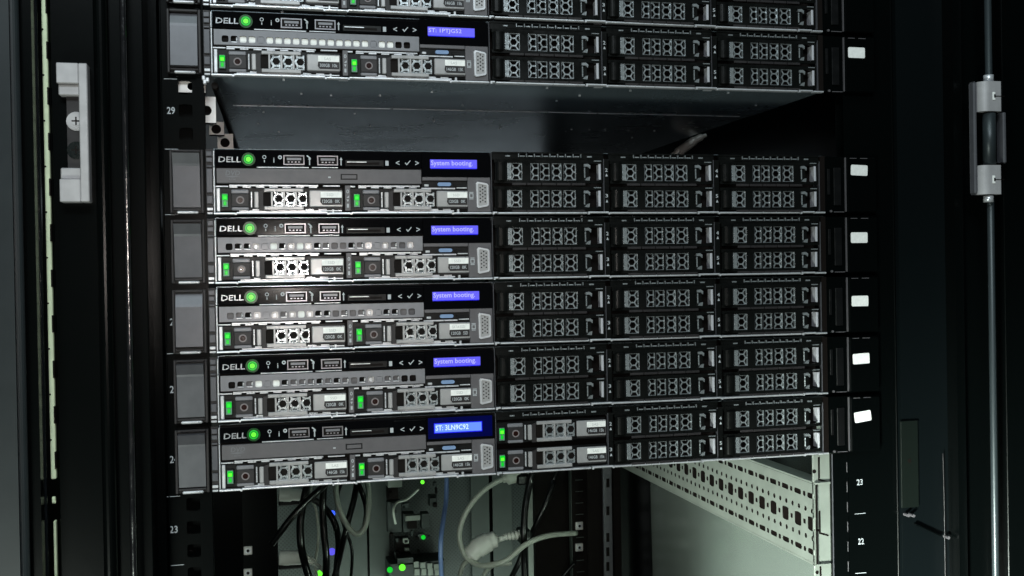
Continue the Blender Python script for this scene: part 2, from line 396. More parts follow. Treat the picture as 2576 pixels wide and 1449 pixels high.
def b_perf(seed):
    def f():
        b = MB(['grey', 'metal', 'chrome', 'cavity', 'darkgrey', 'white', 'handle'])
        z0, z1 = 20.3, 29.9; zc = 23.9
        xa = 8.85-5.57/2
        cells = [(1.9, xa, z0, z1, None)]
        for i in range(22):
            cx = 8.85+5.57*i; cells.append((cx-2.785, cx+2.785, z0, z1, (cx, zc, 2.15, 2.15)))
        cells.append((8.85+5.57*21.5, 134.0, z0, z1, None))
        b.holed(cells, 2.2, 0, lambda u, v, w_: (u, -0.4+w_, v), 3)
        b.box(1.9, 134.0, 1.85, 2.6, z0, z1, 3); b.box(1.9, 134, -0.4, 1.8, z1, z1+0.01, 0)
        b.box(1.9, 134, -0.38, 1.8, z0-0.3, z0-0.01, 4)
        rnd = random.Random(seed)
        pat = {21: 'DLWWCWWWWWWWWWWWWCWWDD', 33: 'DLLHCWLHWHLLGGLLHCHLGH', 47: 'GLLHCHLHWHLLGLGLHCLLGG', 58: 'DLLWCWLLLLLLLLGLHCLLDD'}.get(seed, 'DLLHCHLLLHLLLLGLHCLLDD')
        for i, k in enumerate(pat):                          # backing seen through each opening; white ones paint reflected light
            cx = 8.85+5.57*i; ty = rnd.uniform(-0.15, 0.15)
            if k in 'GHW':
                m = {'G': 4, 'H': 6, 'W': 5}[k]; y = 0.5 if k == 'W' else 1.2
                b.face([(cx-2.2, y+ty, zc-2.2), (cx+2.2, y-ty, zc-2.2), (cx+2.2, y-ty, zc+2.2), (cx-2.2, y+ty, zc+2.2)], m)
                if k == 'H': b.box(cx-1.2, cx+0.9, y-0.4, y-0.1, zc-1.6, zc+1.2, 1, 0.3)
            elif k == 'L':
                b.box(cx-2.1, cx+2.1, 0.6, 1.6, zc-2.1, zc-1.25, 1, 0.2); b.box(cx+1.1, cx+2.1, 0.5, 1.5, zc-0.9, zc+1.4, 1, 0.3)
                if rnd.random() < .5: b.face([(cx-2.2, 1.5, zc-1.2), (cx+1, 1.5, zc-1.2), (cx+1, 1.5, zc+2.2), (cx-2.2, 1.5, zc+2.2)], 4)
            elif k == 'C': b.box(cx-2.1, cx+2.1, -0.15, 0.5, zc-2.1, zc+2.1, 0, 0.2)
        return b
    return f
def b_dvd():
    b = MB(['darkgrey', 'print', 'black', 'dvdprint'])
    b.box(1.9, 134.0, -0.5, 2.6, 20.3, 29.9, 0, 0.3)
    b.box(80.5, 91.5, -0.62, -0.45, 22.9, 26.7, 2, 0.1); b.box(81.3, 90.7, -0.8, -0.6, 23.6, 26.0, 0, 0.15)
    b.box(72.4, 74.0, -0.6, -0.45, 24.0, 24.9, 1)
    return b
def b_dvdlogo():
    b = MB(['dvdprint']); b.text('DVD', 11.8, 25.2, 3.2, -0.56, 0, 8.8, slant=0.15)
    b.prism([(7.0, 24.5), (11.5, 25.1), (16.5, 24.5), (11.5, 23.9)], -0.56, -0.5); b.text('ROM', 11.6, 22.2, 1.2, -0.56, 0, 4)
    return b
def b_slotstrip():
    b = MB(['darkgrey', 'print']); b.box(0, 3.4, -0.2, 2.8, 2.6, 19.2, 0, 0.15)
    b.text('0', 1.7, 14.0, 2.5, -0.27, 1, 1.7); b.text('1', 1.7, 4.6, 2.5, -0.27, 1, 1.3)
    b.prism([(0.9, 11.0), (2.5, 11.0), (2.5, 12.6)], -0.27, -0.2, 1); b.prism([(0.9, 9.9), (2.5, 9.9), (1.7, 8.3)], -0.27, -0.2, 1)
    return b
# hard drive carrier: local x from the status light's left edge
def b_carrier():
    b = MB(['charcoal', 'grey', 'handle', 'black', 'metal'])
    b.box(0.2, 80.5, 1.2, 2.9, 2.8, 17.2, 3)
    b.box(9.9, 20.8, -0.5, 1.2, 13.6, 16.2, 1, 0.5)          # block round the release button
    b.box(10.0, 20.9, -0.8, 1.1, 5.1, 13.5, 0, 0.35); b.box(10.0, 20.8, -0.5, 1.2, 2.9, 5.0, 1, 0.5)
    b.box(22.0, 22.9, -0.2, 1.2, 4.8, 14.8, 4, 0.2)
    b.prism([(27.1, 2.6), (34.6, 2.6), (34.6, 4.9), (29.8, 5.9), (29.8, 14.2), (34.6, 15.1), (34.6, 17.2), (27.1, 15.0)], -0.1, 1.2, 0)
    b.box(24.2, 27.0, -1.2, 1.2, 4.4, 14.8, 2, 0.45)
    b.box(59.2, 80.6, -0.9, 1.1, 5.1, 15.8, 2, 0.5)          # plate that carries the label
    b.box(59.6, 80.2, -0.2, 1.1, 4.0, 5.0, 0, 0.2)
    return b
def b_handle():
    b = MB(['handle', 'mesh', 'cavity'])
    b.box(30.4, 55.4, -1.4, 0.6, 14.7, 17.0, 0, 0.35); b.box(30.4, 55.4, -1.4, 0.6, 3.0, 5.4, 0, 0.35)
    for x in (34.7, 42.4, 50.0): b.box(x, x+1.2, -1.4, 0.6, 5.3, 14.8, 0, 0.1)
    b.box(29.5, 34.6, 0.6, 0.9, 5.4, 14.6, 2)
    for x in (35.9, 43.6, 51.2):
        b.hexnet(x, x+6.4, 5.4, 14.7, 3.3, 0.75, -0.3, 0.35, 1, ox=0.6, oz=0.4)
        b.box(x, x+6.5, 0.55, 0.9, 5.4, 14.7, 2)
        b.box(x, x+6.5, 0.0, 0.6, 5.3, 6.3, 1, 0.2)
    b.box(57.6, 58.4, -0.4, 0.6, 5.0, 15.0, 2)
    return b
def b_release():
    b = MB(['ring', 'red', 'chrome']); b.disc(15.4, 9.4, 2.55, -1.15, -0.7, 0, 22, 1.75); b.disc(15.4, 9.4, 1.75, -0.95, -0.7, 1, 20); b.disc(15.1, 9.3, 0.35, -1.1, -0.9, 2, 8); return b
def b_status(second):
    def f():
        b = MB(['leddim', 'ledhot' if second == 2 else 'ledmid', 'led', 'black'])
        b.box(3.6, 8.2, -0.2, 1.2, 4.6, 14.0, 3, 0.2); b.box(4.0, 7.8, -0.35, 0.0, 5.0, 13.6, 0, 0.15)
        b.box(4.2, 7.6, -0.75, -0.3, 9.3, 13.1, 2, 0.5); b.box(4.8, 7.0, -0.85, -0.75, 9.8, 11.8, 1, 0.1)
        b.box(5.0, 6.8, -0.6, -0.3, 6.0, 8.6, 2 if second else 0, 0.2)
        return b
    return f
def b_label(top, left, right):
    def f():
        b = MB(['white', 'charcoal', 'print', 'faint', 'grey'])
        b.prism([(66.4, 11.0), (66.0, 8.2), (67.4, 6.3), (80.0, 6.3), (80.0, 11.0)], -1.05, -0.88, 1)
        b.prism([(66.4, 11.1), (80.0, 11.1), (80.0, 14.9), (66.4, 14.9)], -1.1, -0.88, 0)
        b.text(top, 72.4, 12.0, 1.9, -1.13, 3, 4.6 if len(top) < 4 else 9)
        b.text(left, 70.6, 7.6, 2.2, -1.1, 2, 6.4); b.text(right, 77.2, 7.6, 2.2, -1.1, 2, 3.2)
        return b
    return f
def hard_drive(parent, dx, dz, lab, lit, mirror=False):
    d = part('hard_drive', 'carrier', b_carrier, parent, (dx, 0, dz))
    part('status_light', ('st', lit), b_status(lit), d); part('release_button', 'rel', b_release, d)
    part('vented_handle', 'handle', b_handle, d); part('capacity_label', ('lab', lab), b_label(*lab), d)
    return d
# blank filler: local x from module edge
WIN = ((10.6, 20.9), (26.8, 32.6), (33.6, 40.4), (42.0, 49.0), (50.5, 59.4))
def b_blank():
    b = MB(['blank', 'cavity', 'charcoal'])
    z0, z1, a, c = 3.0, 19.2, 5.0, 16.8
    b.box(1.2, 79.0, -0.1, 2.4, z0, a); b.box(1.2, 79.0, -0.1, 2.4, c, z1)
    xs = [20.9, 26.8, 32.6, 33.6, 40.4, 42.0, 49.0, 50.5]
    for x0, x1 in ((20.9, 26.8), (32.6, 33.6), (40.4, 42.0), (49.0, 50.5), (59.4, 63.8)): b.box(x0, x1, -0.1, 2.4, a+.01, c-.01)
    n = 10                                                   # rounded thumb grip at the left
    b.prism([(2.0, 4.6), (10.4, 4.6), (10.4, 17.2), (2.0, 17.2)], 0.4, 2.2, 0)
    ring = [(2.4+3.6*(1-math.cos(math.pi*k/n)), -0.2-2.2*math.sin(math.pi*k/n)) for k in range(n+1)]
    for (p, q) in zip(ring, ring[1:]):
        b.face([(p[0], p[1], 4.8), (q[0], q[1], 4.8), (q[0], q[1], 17.0), (p[0], p[1], 17.0)], 0, True)
    b.face([(p[0], p[1], 4.8) for p in ring], 0); b.face([(p[0], p[1], 17.0) for p in ring], 0)
    b.box(64.0, 69.0, 0.5, 2.4, a+.01, c-.01)
    b.box(77.6, 79.0, -0.1, 2.4, a+.01, c-.01)
    for k in range(5): b.box(13.5+10.6*k, 23.6+10.6*k, -0.7, -0.15, 1.5, 3.2, 2, 0.2)
    for x in (14.2, 54.0): b.box(x-0.3, x+0.3, -0.7, -0.1, 17.1, 18.6, 0); b.box(x-0.3, x+0.3, -0.7, -0.1, 3.4, 4.6, 0)
    return b
def b_comb():
    b = MB(['mesh'])
    a, c = 5.05, 16.75
    for k, (x0, x1) in enumerate(WIN):
        b.hexnet(x0+.35, x1-.35, a+.35, c-.35, 2.95, 0.52, 1.1, 1.4, 0, ox=(1.0, 1.2, 1.6, 0.2, -0.2)[k], oz=0.0 if k else 0)
        for (p, q, r, t) in ((x0, x1, a, a+.35), (x0, x1, c-.35, c), (x0, x0+.35, a+.35, c-.35), (x1-.35, x1, a+.35, c-.35)): b.box(p, q, 0.3, 2.3, r, t)
    b.prism([(10.7, 5.4), (13.2, 5.2), (13.2, 16.6), (10.7, 16.2)], -0.2, 0.9)
    return b
def b_catch():
    b = MB(['mesh', 'tab'])
    b.box(65.3, 66.2, -0.5, 0.45, 6.6, 14.0, 0, 0.3); b.prism([(65.2, 14.6), (68.0, 14.6), (69.6, 13.2), (69.8, 15.4), (68.0, 16.6), (65.2, 16.4)], -0.6, 0.45, 0)
    b.prism([(65.6, 5.2), (69.0, 4.8), (69.4, 7.6), (67.6, 7.2)], -0.6, 0.45, 0)
    b.box(77.3, 77.6, 0.2, 9.0, 5.6, 16.6, 1)
    b.face([(77.2, 0.2, 5.6), (77.2, 8.6, 7.0), (77.2, 8.6, 15.6), (77.2, 0.2, 16.6)], 1)
    b.box(76.0, 77.3, 0.1, 0.6, 5.6, 16.6, 1, 0.2)
    b.box(72.5, 78.0, -0.4, 0.3, 18.2, 18.9, 0, 0.2)
    return b
def drive_blank(parent, dx, dz):
    d = part('drive_blank', 'blank', b_blank, parent, (dx, 0, dz))
    d.location.y += random.uniform(-0.25, 0.3)*S; d.location.x += random.uniform(-0.35, 0.35)*S; d.location.z += random.uniform(-0.12, 0.12)*S
    d.rotation_euler = (math.radians(random.uniform(-1.2, 1.2)), 0, math.radians(random.uniform(-0.25, 0.25)))
    part('honeycomb_grille', 'comb', b_comb, d); part('release_catch', 'catch', b_catch, d)
def b_number(t):
    def f():
        b = MB(['blank', 'print']); b.box(0, 3.6, 0.3, 2.6, 2.0, 38.6, 0)
        b.text(t[0], 1.8, 29.6, 2.5, 0.24, 1, 1.9); b.prism([(1.0, 26.4), (2.8, 26.4), (1.9, 28.4)], 0.2, 0.3, 1)
        b.text(t[1], 1.8, 11.6, 2.5, 0.24, 1, 1.9); b.prism([(1.0, 8.2), (2.8, 8.2), (1.9, 10.2)], 0.2, 0.3, 1)
        return b
    return f
def b_topvent():
    b = MB(['blank', 'mesh', 'cavity'])
    for m in range(3):
        x = 183+83.3*m
        b.box(x, x+79.5, 0.1, 2.6, 41.6, 42.6, 0); b.box(x, x+79.5, 0.1, 2.6, 37.4, 39.3, 0)
        for k in range(9):
            b.box(x+18.2+5.57*k, x+18.7+5.57*k, -0.1, 2.6, 39.3, 41.6, 1)
            if k < 8: b.box(x+19.4+5.57*k, x+22.8+5.57*k, 0.2, 0.9, 39.5, 40.3, 1, 0.1)
        b.box(x+9, x+12.4, -0.1, 0.6, 39.4, 40.3, 1, 0.1); b.box(x+67.5, x+71, -0.1, 0.6, 39.4, 40.4, 1, 0.1)
        b.box(x, x+18, 0.6, 2.6, 39.3, 41.6, 0); b.box(x+63.5, x+79.5, 0.6, 2.6, 39.3, 41.6, 0)
        b.box(x+11, x+66, -0.3, 0.1, 38.0, 38.6, 0, 0.1)
    return b
def b_vga_face():
    b = MB(['darkgrey', 'print', 'black', 'metal'])
    b.box(165.4, 181.2, -0.2, 2.8, 1.7, 25.1, 0, 0.3); b.box(134.6, 165.2, -0.2, 2.8, 22.8, 25.1, 0, 0.2)
    b.box(134.6, 165.2, 1.4, 2.8, 18.2, 22.7, 2)
    b.box(136, 139, 0.5, 1.4, 18.8, 20.3, 3, 0.3); b.box(156, 162, 0.8, 1.4, 18.8, 20.5, 2, 0.3)
    for (x0, x1, z0, z1) in ((166.5, 169.3, 14.6, 15.1), (166.5, 169.3, 10.2, 10.7), (166.5, 167.0, 11.1, 14.2), (168.8, 169.3, 11.1, 14.2), (167, 168.8, 11.1, 11.6), (167, 168.8, 13.7, 14.2)): b.box(x0, x1, -0.27, -0.2, z0, z1, 1)
    return b
def b_vga():
    b = MB(['metal', 'handle', 'cavity'])
    out = [(171.0, 20.9), (172.0, 22.0), (178.6, 20.8), (179.6, 19.8), (179.6, 6.4), (178.8, 5.4), (172.6, 4.2), (171.4, 5.0)]
    inn = [(172.4, 20.0), (172.9, 20.8), (178.0, 19.7), (178.6, 19.2), (178.6, 6.9), (178.0, 6.4), (173.2, 5.6), (172.5, 6.0)]
    for i in range(8):
        j = (i+1) % 8; b.prism([out[i], out[j], inn[j], inn[i]], -1.6, -0.2, 0)
    b.prism(inn, -1.0, -0.2, 1)
    for c in range(3):
        for r in range(5): b.disc(173.9+1.7*c, 8.4+2.4*r+(1.1 if c == 1 else 0), 0.55, -1.08, -0.9, 2, 6)
    return b
def b_tag():
    b = MB(['bluetag', 'print']); pts = []
    for k in range(9): pts.append((153.0+1.2*math.cos(-math.pi/2+math.pi*k/8), 20.3+1.2*math.sin(-math.pi/2+math.pi*k/8)))
    for k in range(9): pts.append((146.2+1.2*math.cos(math.pi/2+math.pi*k/8), 20.3+1.2*math.sin(math.pi/2+math.pi*k/8)))
    b.prism(pts, 0.0, 1.4, 0); b.text('EST', 149.6, 19.7, 1.2, -0.05, 0, 4.4); return b
def b_screen(bright):
    def f():
        b = MB(['lcdb' if bright else 'lcd', 'lcdbedge', 'blackgloss', 'blueglow'])
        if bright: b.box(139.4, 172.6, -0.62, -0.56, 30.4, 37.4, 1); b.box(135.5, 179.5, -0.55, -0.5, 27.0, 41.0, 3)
        else: b.box(140.2, 171.9, -0.6, -0.5, 30.6, 36.8, 1)
        b.box(140, 172, -0.75, -0.62, 31.1, 36.8, 0); return b
    return f
def b_screentext(t, bright):
    def f():
        b = MB(['lcdbtext' if bright else 'lcdtext']); b.text(t, 154.8 if len(t) > 12 else 151.8, 31.9 if len(t) > 12 else 32.4, 4.3 if len(t) > 12 else 3.5, -0.82, 0, 28.5 if len(t) > 12 else 22.5); return b
    return f
def b_ear_bits():
    b = MB(['latch', 'charcoal', 'metal'])
    b.box(-4.6, -0.3, 1.0, 3.0, 1.0, 42.0, 1)
    for (z0, z1, m) in ((37.6, 40.6, 0), (33.8, 36.6, 0), (30.6, 31.6, 0), (14.2, 29.6, 0), (7.2, 12.2, 0), (2.8, 4.6, 2), (0.4, 1.6, 2)): b.box(-4.3, -0.7, -0.5, 1.0, z0, z1, m, 0.25)
    return b
def b_latchbox():
    b = MB(['charcoal', 'metal', 'black'])
    b.box(-26.6, -6.0, -0.5, 2.0, 0.9, 41.2, 2)
    for (x0, x1, z0, z1) in ((-26.6, -24.9, 0.9, 41.2), (-7.7, -5.9, 0.9, 41.2), (-24.9, -7.7, 39.6, 41.2), (-24.9, -7.7, 2.6, 3.9)): b.box(x0, x1, -3.2, -0.5, z0, z1, 0, 0.4)
    b.box(-22.5, -9.5, -3.4, -0.5, 0.6, 2.3, 1, 0.6)
    return b
def b_latchcover(v=0):
    b = MB(['latch'])                                        # two facets, the upper one leaning back
    x0, x1 = -8.2, 8.2
    P = [(-4.6, -17.0), (-5.0, 8.2), (-4.7, 10.0), (-2.0, 17.0)] if v == 0 else [(-3.0, -17.0), (-4.3, 9.0), (-4.7, 10.5), (-8.5, 17.0)]
    for (a, c) in zip(P, P[1:]): b.face([(x0, a[0], a[1]), (x1, a[0], a[1]), (x1, c[0], c[1]), (x0, c[0], c[1])], 0)
    b.face([(x0, 0, -17.0), (x1, 0, -17.0), (x1, P[0][0], -17.0), (x0, P[0][0], -17.0)])
    b.face([(x0, 0, 17.0), (x1, 0, 17.0), (x1, P[-1][0], 17.0), (x0, P[-1][0], 17.0)])
    for x in (x0, x1): b.face([(x, 0, -17.0)]+[(x, p[0], p[1]) for p in P]+[(x, 0, 17.0)])
    return b
def b_rightear():
    b = MB(['frame', 'darkgrey', 'black'])
    b.box(433.9, 450.4, 0.6, 2.6, 0.8, 42.2, 0, 0.3); b.box(450.6, 451.0, -0.6, 2.0, 1.5, 41.5, 1)
    b.box(451.3, 476, -1.6, 2.4, 1.0, 41.6, 0, 0.8)
    b.disc(438.5, 1.8, 0.9, -0.4, 0.6, 1, 8); b.box(441, 449.5, -0.1, 0.5, 1.0, 1.5, 1, 0.1); b.box(436, 438.2, -0.2, 0.6, 14, 33, 2, 0.3)
    b.box(441, 447, -0.4, 0.6, 6, 34, 2, 0.4); b.box(453.5, 459, -1.9, -1.6, 40.6, 41.0, 1); b.box(462, 468, -1.9, -1.6, 40.6, 41.0, 1)
    return b
def b_sticker():
    b = MB(['white']); r = 1.0; pts = []
    for (cx, cz, a) in ((5.9, 2.9, 0), (-5.9, 2.9, 90), (-5.9, -2.9, 180), (5.9, -2.9, 270)):
        for k in range(4): t = math.radians(a+30*k); pts.append((cx+r*math.cos(t), cz+r*math.sin(t)))
    b.prism(pts, -0.15, 0.1); return b

SSD = ('SSD', '120GB', '0K'); SAS = ('SAS', '146GB', '15k')
SPEC = [  # base in U, label, perforated seed or None, drive labels, lit mode, screen text, latch tilt, sticker (x, z, turn), extra drives
 (7, 'rack server at the very top of the photo, cut off by its upper edge', 11, (('SAS', '300GB', '10k'), ('SAS', '146GB', '15k')), 2, 'ST: 2PTJG52', -3, None),
 (6, 'rack server whose violet screen reads ST: 1PTJG52, above the empty slot', 21, (('SAS', '300GB', '10k'), ('SAS', '146GB', '15K')), 2, 'ST: 1PTJG52', -4, (460.3, 30.2, 0)),
 (4, 'rack server just below the empty slot, plain grey disc drive and booting screen', None, (SSD, SSD), 1, 'System booting.', 2, (461.1, 32.0, -2)),
 (3, 'rack server with square vent holes, directly under the upper server with the disc drive', 33, (SSD, SSD), 1, 'System booting.', 2.5, (460.3, 26.5, 0)),
 (2, 'rack server whose second drive label reads SATA, its left latch cover dark below', 47, (SSD, ('SATA SSD', '120GB', 'SSD')), 1, 'System booting.', -4, (460.2, 23.9, 0)),
 (1, 'rack server with vent holes resting directly above the bottom server', 58, (SSD, SSD), 1, 'System booting.', 2.5, (460.5, 25.5, 2)),
 (0, 'bottom rack server with a disc drive, bright blue screen and two extra lit drives', None, (SAS, SAS), 2, 'ST: 3LN9C92', 1.5, (461.1, 26.9, 7)),
]
for (u, lab, seed, dl, lit, txt, tilt, stk) in SPEC:
    t = thing('rack_server', lab, 'server', (0, 0, u*U), 'rack servers stacked in the cabinet')
    bright = (u == 0)
    part('chassis', 'chassis', b_chassis, t); part('front_lip', 'lip', b_lip, t); part('spring_fingers', 'fing', b_fingers, t)
    part('bay_backing', 'floor', b_bay_floor, t)
    cp = part('control_panel', 'ctrl', b_control, t)
    part('logo', 'logo', b_logo, cp); part('indicator_symbols', 'icons', b_icons, cp); part('usb_symbol', 'us', b_usbsym, cp); part('usb_symbol', 'us2', b_usbsym2, cp); part('card_symbol', 'cs', b_cardsym, cp); part('navigation_symbols', 'nav', b_nav, cp); part('power_button', 'power', b_power, cp)
    part('usb_port', 'usb', b_usb, cp, (43.9, 0, 32.4)); part('usb_port', 'usb', b_usb, cp, (65.6, 0, 32.3)); part('card_slot', 'card', b_card, cp, (83.6, 0, 31.9))
    s_ = part('screen', ('scr', bright), b_screen(bright), t); part('screen_text', ('txt', txt), b_screentext(txt, bright), s_)
    if seed: part('vented_cover', ('perf', seed), b_perf(seed), t)
    else:
        d = part('disc_drive', 'dvd', b_dvd, t); part('disc_logo', 'dvdlogo', b_dvdlogo, d)
    hard_drive(t, 0.9, 0, dl[0], lit); hard_drive(t, 84.9, 0, dl[1], lit)
    part('slot_marker', 'slot', b_slotstrip, t, (83.2, 0, 0))
    p_ = part('port_surround', 'vgaface', b_vga_face, t); part('video_port', 'vga', b_vga, p_); part('pull_tag', 'tag', b_tag, t)
    part('top_vent', 'topvent', b_topvent, t)
    for m in range(3):
        x = 182.6+83.3*m
        for dz in (-0.2, 18.3):
            if bright and m == 0: hard_drive(t, x-2.2, dz, SAS, 2)
            else: drive_blank(t, x, dz)
        part('slot_marker', ('num', m), b_number(('23', '45', '67')[m]), t, (x+80.1, 0, 0))
    l = part('rack_latch', 'latchbox', b_latchbox, t); part('ear_bracket', 'earbits', b_ear_bits, t)
    vv = 0 if tilt < 0 else 1
    c = part('latch_cover', ('latchcover', vv), lambda: b_latchcover(vv), l, (-16.3, 0.2, 21.8)); c.rotation_euler.x = math.radians(tilt)
    e = part('rack_ear', 'rightear', b_rightear, t)
    if stk:
        s_ = part('sticker', 'sticker', b_sticker, e, (stk[0], -1.8, stk[1])); s_.rotation_euler.y = math.radians(-stk[2])

# ------------------------------------------------------------------ rack posts with square holes and unit numbers
def front_post(side):
    b = MB(['frame', 'print', 'cavity', 'latch', 'darkgrey'])
    if side < 0: x0, x1, hx, nx = -30.5, -4.8, -16.5, -26.8
    else: x0, x1, hx, nx = 451.5, 492, 473, 460.5
    pitch = U/3; z = -10*U
    cells = []
    while z < 9*U:
        cells.append((x0, x1, z, z+pitch, (hx, z+pitch/2, 4.2, 4.2)) if side < 0 else (x0, x1, z, z+pitch, None)); z += pitch
    b.holed(cells, 2.2, 0, lambda u, v, w_: (u, 3.0+w_, v), 3 if False else 0, power=9)
    b.box(x0, x1, 12, 14, -10*U, 9*U, 0)
    b.box(x0-1.2 if side < 0 else x1, x0 if side < 0 else x1+1.2, 2.6, 40, -10*U, 9*U, 0, 0.4)
    return b, nx
t = cab('rack_post', 'black front rack post on the left with number 29 in the empty slot', (0, 0, -10*U))
b, nx = front_post(-1); b.build('post', t, (0, 0, 10*U))
for (n, px, py) in (('29', 430, 278), ('23', 437, 1332), ('24', 428, 1156), ('25', 428, 980), ('26', 428, 810)):
    p = at(px, py, 2.8); q = MB(['print']); q.text(n, p.x+(0 if n in ('29', '23') else 2.3), p.z-2.3, 4.6, 2.85, 0, 4.9); q.build('unit_number', t, (0, 0, 10*U))
for (px, py) in ((412, 198), (415, 375), (415, 540), (418, 890), (420, 1250), (430, 1423)):
    p = at(px, py, 2.8); q = MB(['print']); q.box(p.x, p.x+8, 2.8, 2.98, p.z-.2, p.z+.2); q.build('unit_mark', t, (0, 0, 10*U))
t = cab('rack_post', 'black front rack post on the right with numbers 23 and 22 below the servers', (0, 0, -10*U))
b, nx = front_post(1); b.box(437, 451.3, 3.0, 5.0, -10*U, -0.5, 0); b.box(437.6, 438.1, 2.2, 3.0, -10*U, -0.5, 3)
z = -10*U
while z < -4: b.box(449.9, 450.3, 2.6, 3.0, z, z+7.5, 4); z += U/3
b.build('post', t, (0, 0, 10*U))
for (n, px, py) in (('23', 2163, 1213), ('22', 2166, 1362)):
    p = at(px, py, 2.8); q = MB(['print']); q.text(n, p.x, p.z-2.3, 4.6, 2.85, 0, 4.9); q.build('unit_number', t, (0, 0, 10*U))
for (px, py) in ((2150, 1293), (2152, 1443)):
    p = at(px, py, 2.8); q = MB(['print']); q.box(p.x, p.x+9, 2.8, 2.98, p.z-.2, p.z+.2); q.build('unit_mark', t, (0, 0, 10*U))

# left mounting rail seen through the empty slot
t = cab('mounting_rail', 'galvanised mounting rail with round holes inside the empty slot, at its left end', (-6, 4, 5*U))
def tabplate(px, py, Y, w_, h_, r):
    p = at(px, py, Y); b = MB(['zinc', 'cavity'])
    b.holed([(p.x-w_/2, p.x+w_/2, p.z-h_/2, p.z+h_/2, (p.x-0.3, p.z-0.5, r, r))], 1.5, 0, lambda u, v, q: (u, Y+q, v), power=2)
    b.box(p.x-w_/2, p.x+w_/2, Y+6, Y+7, p.z-h_/2, p.z+h_/2, 1)
    o = b.build('tab', t, (6, -4, -5*U)); return o
tabplate(521, 276, 14, 11, 17, 3.2); tabplate(545, 323, 60, 10, 9, 3.3); tabplate(567, 357, 100, 11, 12, 3.4); tabplate(483, 215, 6, 17, 9, 2.6)
b = MB(['zinc', 'cavity']); p0, p1 = at(540, 215, 8), at(600, 385, 260)
b.tube([p0, p0.lerp(p1, .5), p1], 2.2, 1, 8); b.build('slide', t, (6, -4, -5*U))
b = MB(['metal']);
for (px, py) in ((512, 195), (515, 205), (522, 200)):
    p = at(px, py, -1); b.box(p.x-1, p.x+1, -2, 2, p.z-1.6, p.z+1.2, 0, 0.4)
b.build('clip', t, (6, -4, -5*U))
# pale strap glimpsed at the right of the empty slot
b = MB(['zinc']); pts = [at(1690, 392, 250), at(1722, 372, 250), at(1750, 352, 250), at(1776, 340, 250)]
b.tube(pts, 3, 0, 10, 8, True, [2.5, 4.5, 4.5, 3.5, 2.0])
tag(b.build('cable_strap'), 'pale curved strap hanging in the dark right end of the empty slot', 'strap')

# ------------------------------------------------------------------ left side: door edge, gasket, frame, strike plate
def vbar(b, pxa, pxb, Y, y1, mi=0, bev=0, py=724, z0=-520, z1=480):
    a, c = at(pxa, py, Y).x, at(pxb, py, Y).x
    b.box(a, c, Y, y1, z0, z1, mi, bev); return a, c
def vround(b, pxa, pxb, Y, mi=0, depth=1.0, n=10, z0=-520, z1=480, py=724):
    a, c = at(pxa, py, Y).x, at(pxb, py, Y).x; r = (c-a)/2
    ring = [((a+c)/2-r*math.cos(math.pi*k/n), Y-r*depth*math.sin(math.pi*k/n)) for k in range(n+1)]
    for p, q in zip(ring, ring[1:]): b.face([(p[0], p[1], z0), (q[0], q[1], z0), (q[0], q[1], z1), (p[0], p[1], z1)], mi, True)
YL = -40
t = cab('cabinet_door', 'dark grey edge of the open cabinet door at the left border', (-200, YL, -520))
b = MB(['framegrey', 'frame']); vbar(b, -300, 36, YL-30, YL-10); vround(b, 22, 62, YL-24, 0, 0.8); b.build('door_panel', t, (200, -YL, 520))
b = MB(['frame', 'edgegloss']); vbar(b, 62, 92, YL-20, YL); vround(b, 95, 108, YL-8, 1, 1.0); b.build('door_edge', t, (200, -YL, 520))
t = cab('door_gasket', 'pale green notched sealing strip running down the left side', (-110, YL, -200))
a, c = at(119, 724, YL).x, at(132, 724, YL).x
zt = 480; zb = at(135, 1205, YL).z
b = MB(['gasket', 'cavity']); b.box(a, c, YL-1, YL+3, zb, zt, 0, 0.5)
z = zb+6; k = 0
while z < zt:
    b.box(c-0.55, c+0.3, YL-1.15, YL+2, z, z+10, 1); b.disc(a+0.45, z+17, 0.6, YL-1.15, YL, 1, 8); z += 26.5
p = at(137, 1310, YL); b.box(a+0.8, c-0.6, YL-1, YL+3, -520, p.z, 0, 0.4)
b.box(a+1.5, c-1.2, YL-3, YL, zb-14, zb-10, 0, 0.8); b.build('strip', t, (110, -YL, 200))
t = cab('cabinet_frame', 'black painted cabinet frame upright left of the servers, with worn glossy ridges', (-70, YL, -520))
b = MB(['frame', 'framerough'])
vbar(b, 138, 250, YL, YL+30, 0, 0.6); vround(b, 246, 284, YL+3, 0, 0.9); vbar(b, 284, 316, YL+6, YL+30, 0, 0.4); vround(b, 315, 331, YL+4, 1, 1.0); vbar(b, 331, 372, YL+14, YL+60, 0, 0.5)
vbar(b, 372, 408, 4, 40, 0, 0.5)
b.build('upright', t, (70, -YL, 520))
# strike plate
t = cab('strike_plate', 'light metal strike plate with two screws on the black upright at the left', tuple(at(190, 510, YL)))
Y = YL-3
def R(px0, px1, py0, py1): 
    m = (py0+py1)/2; a, c = at(px0, m, Y), at(px1, m, Y); return a.x, c.x, at(px0, py1, Y).z, at(px0, py0, Y).z
inv = tuple(-v for v in at(190, 510, YL))
b = MB(['strike', 'grey'])
x0, x1, z0, z1 = R(150, 227, 163, 510); _, xi, _, _ = R(150, 205, 163, 510)
sk = (x1-x0)*0.0
zt0 = at(150, 242, Y).z; zt1 = at(150, 214, Y).z; zb0 = at(155, 424, Y).z; zb1 = at(155, 453, Y).z
b.box(xi, x1, Y-7, Y+3, z0, z1, 0, 0.5)
b.box(x0, xi-.02, Y-7, Y+3, zt1, z1-.02, 0, 0.4); b.box(x0+0.5, xi-.02, Y-4, Y+3, zt0, zt1-.02, 0, 0.6)
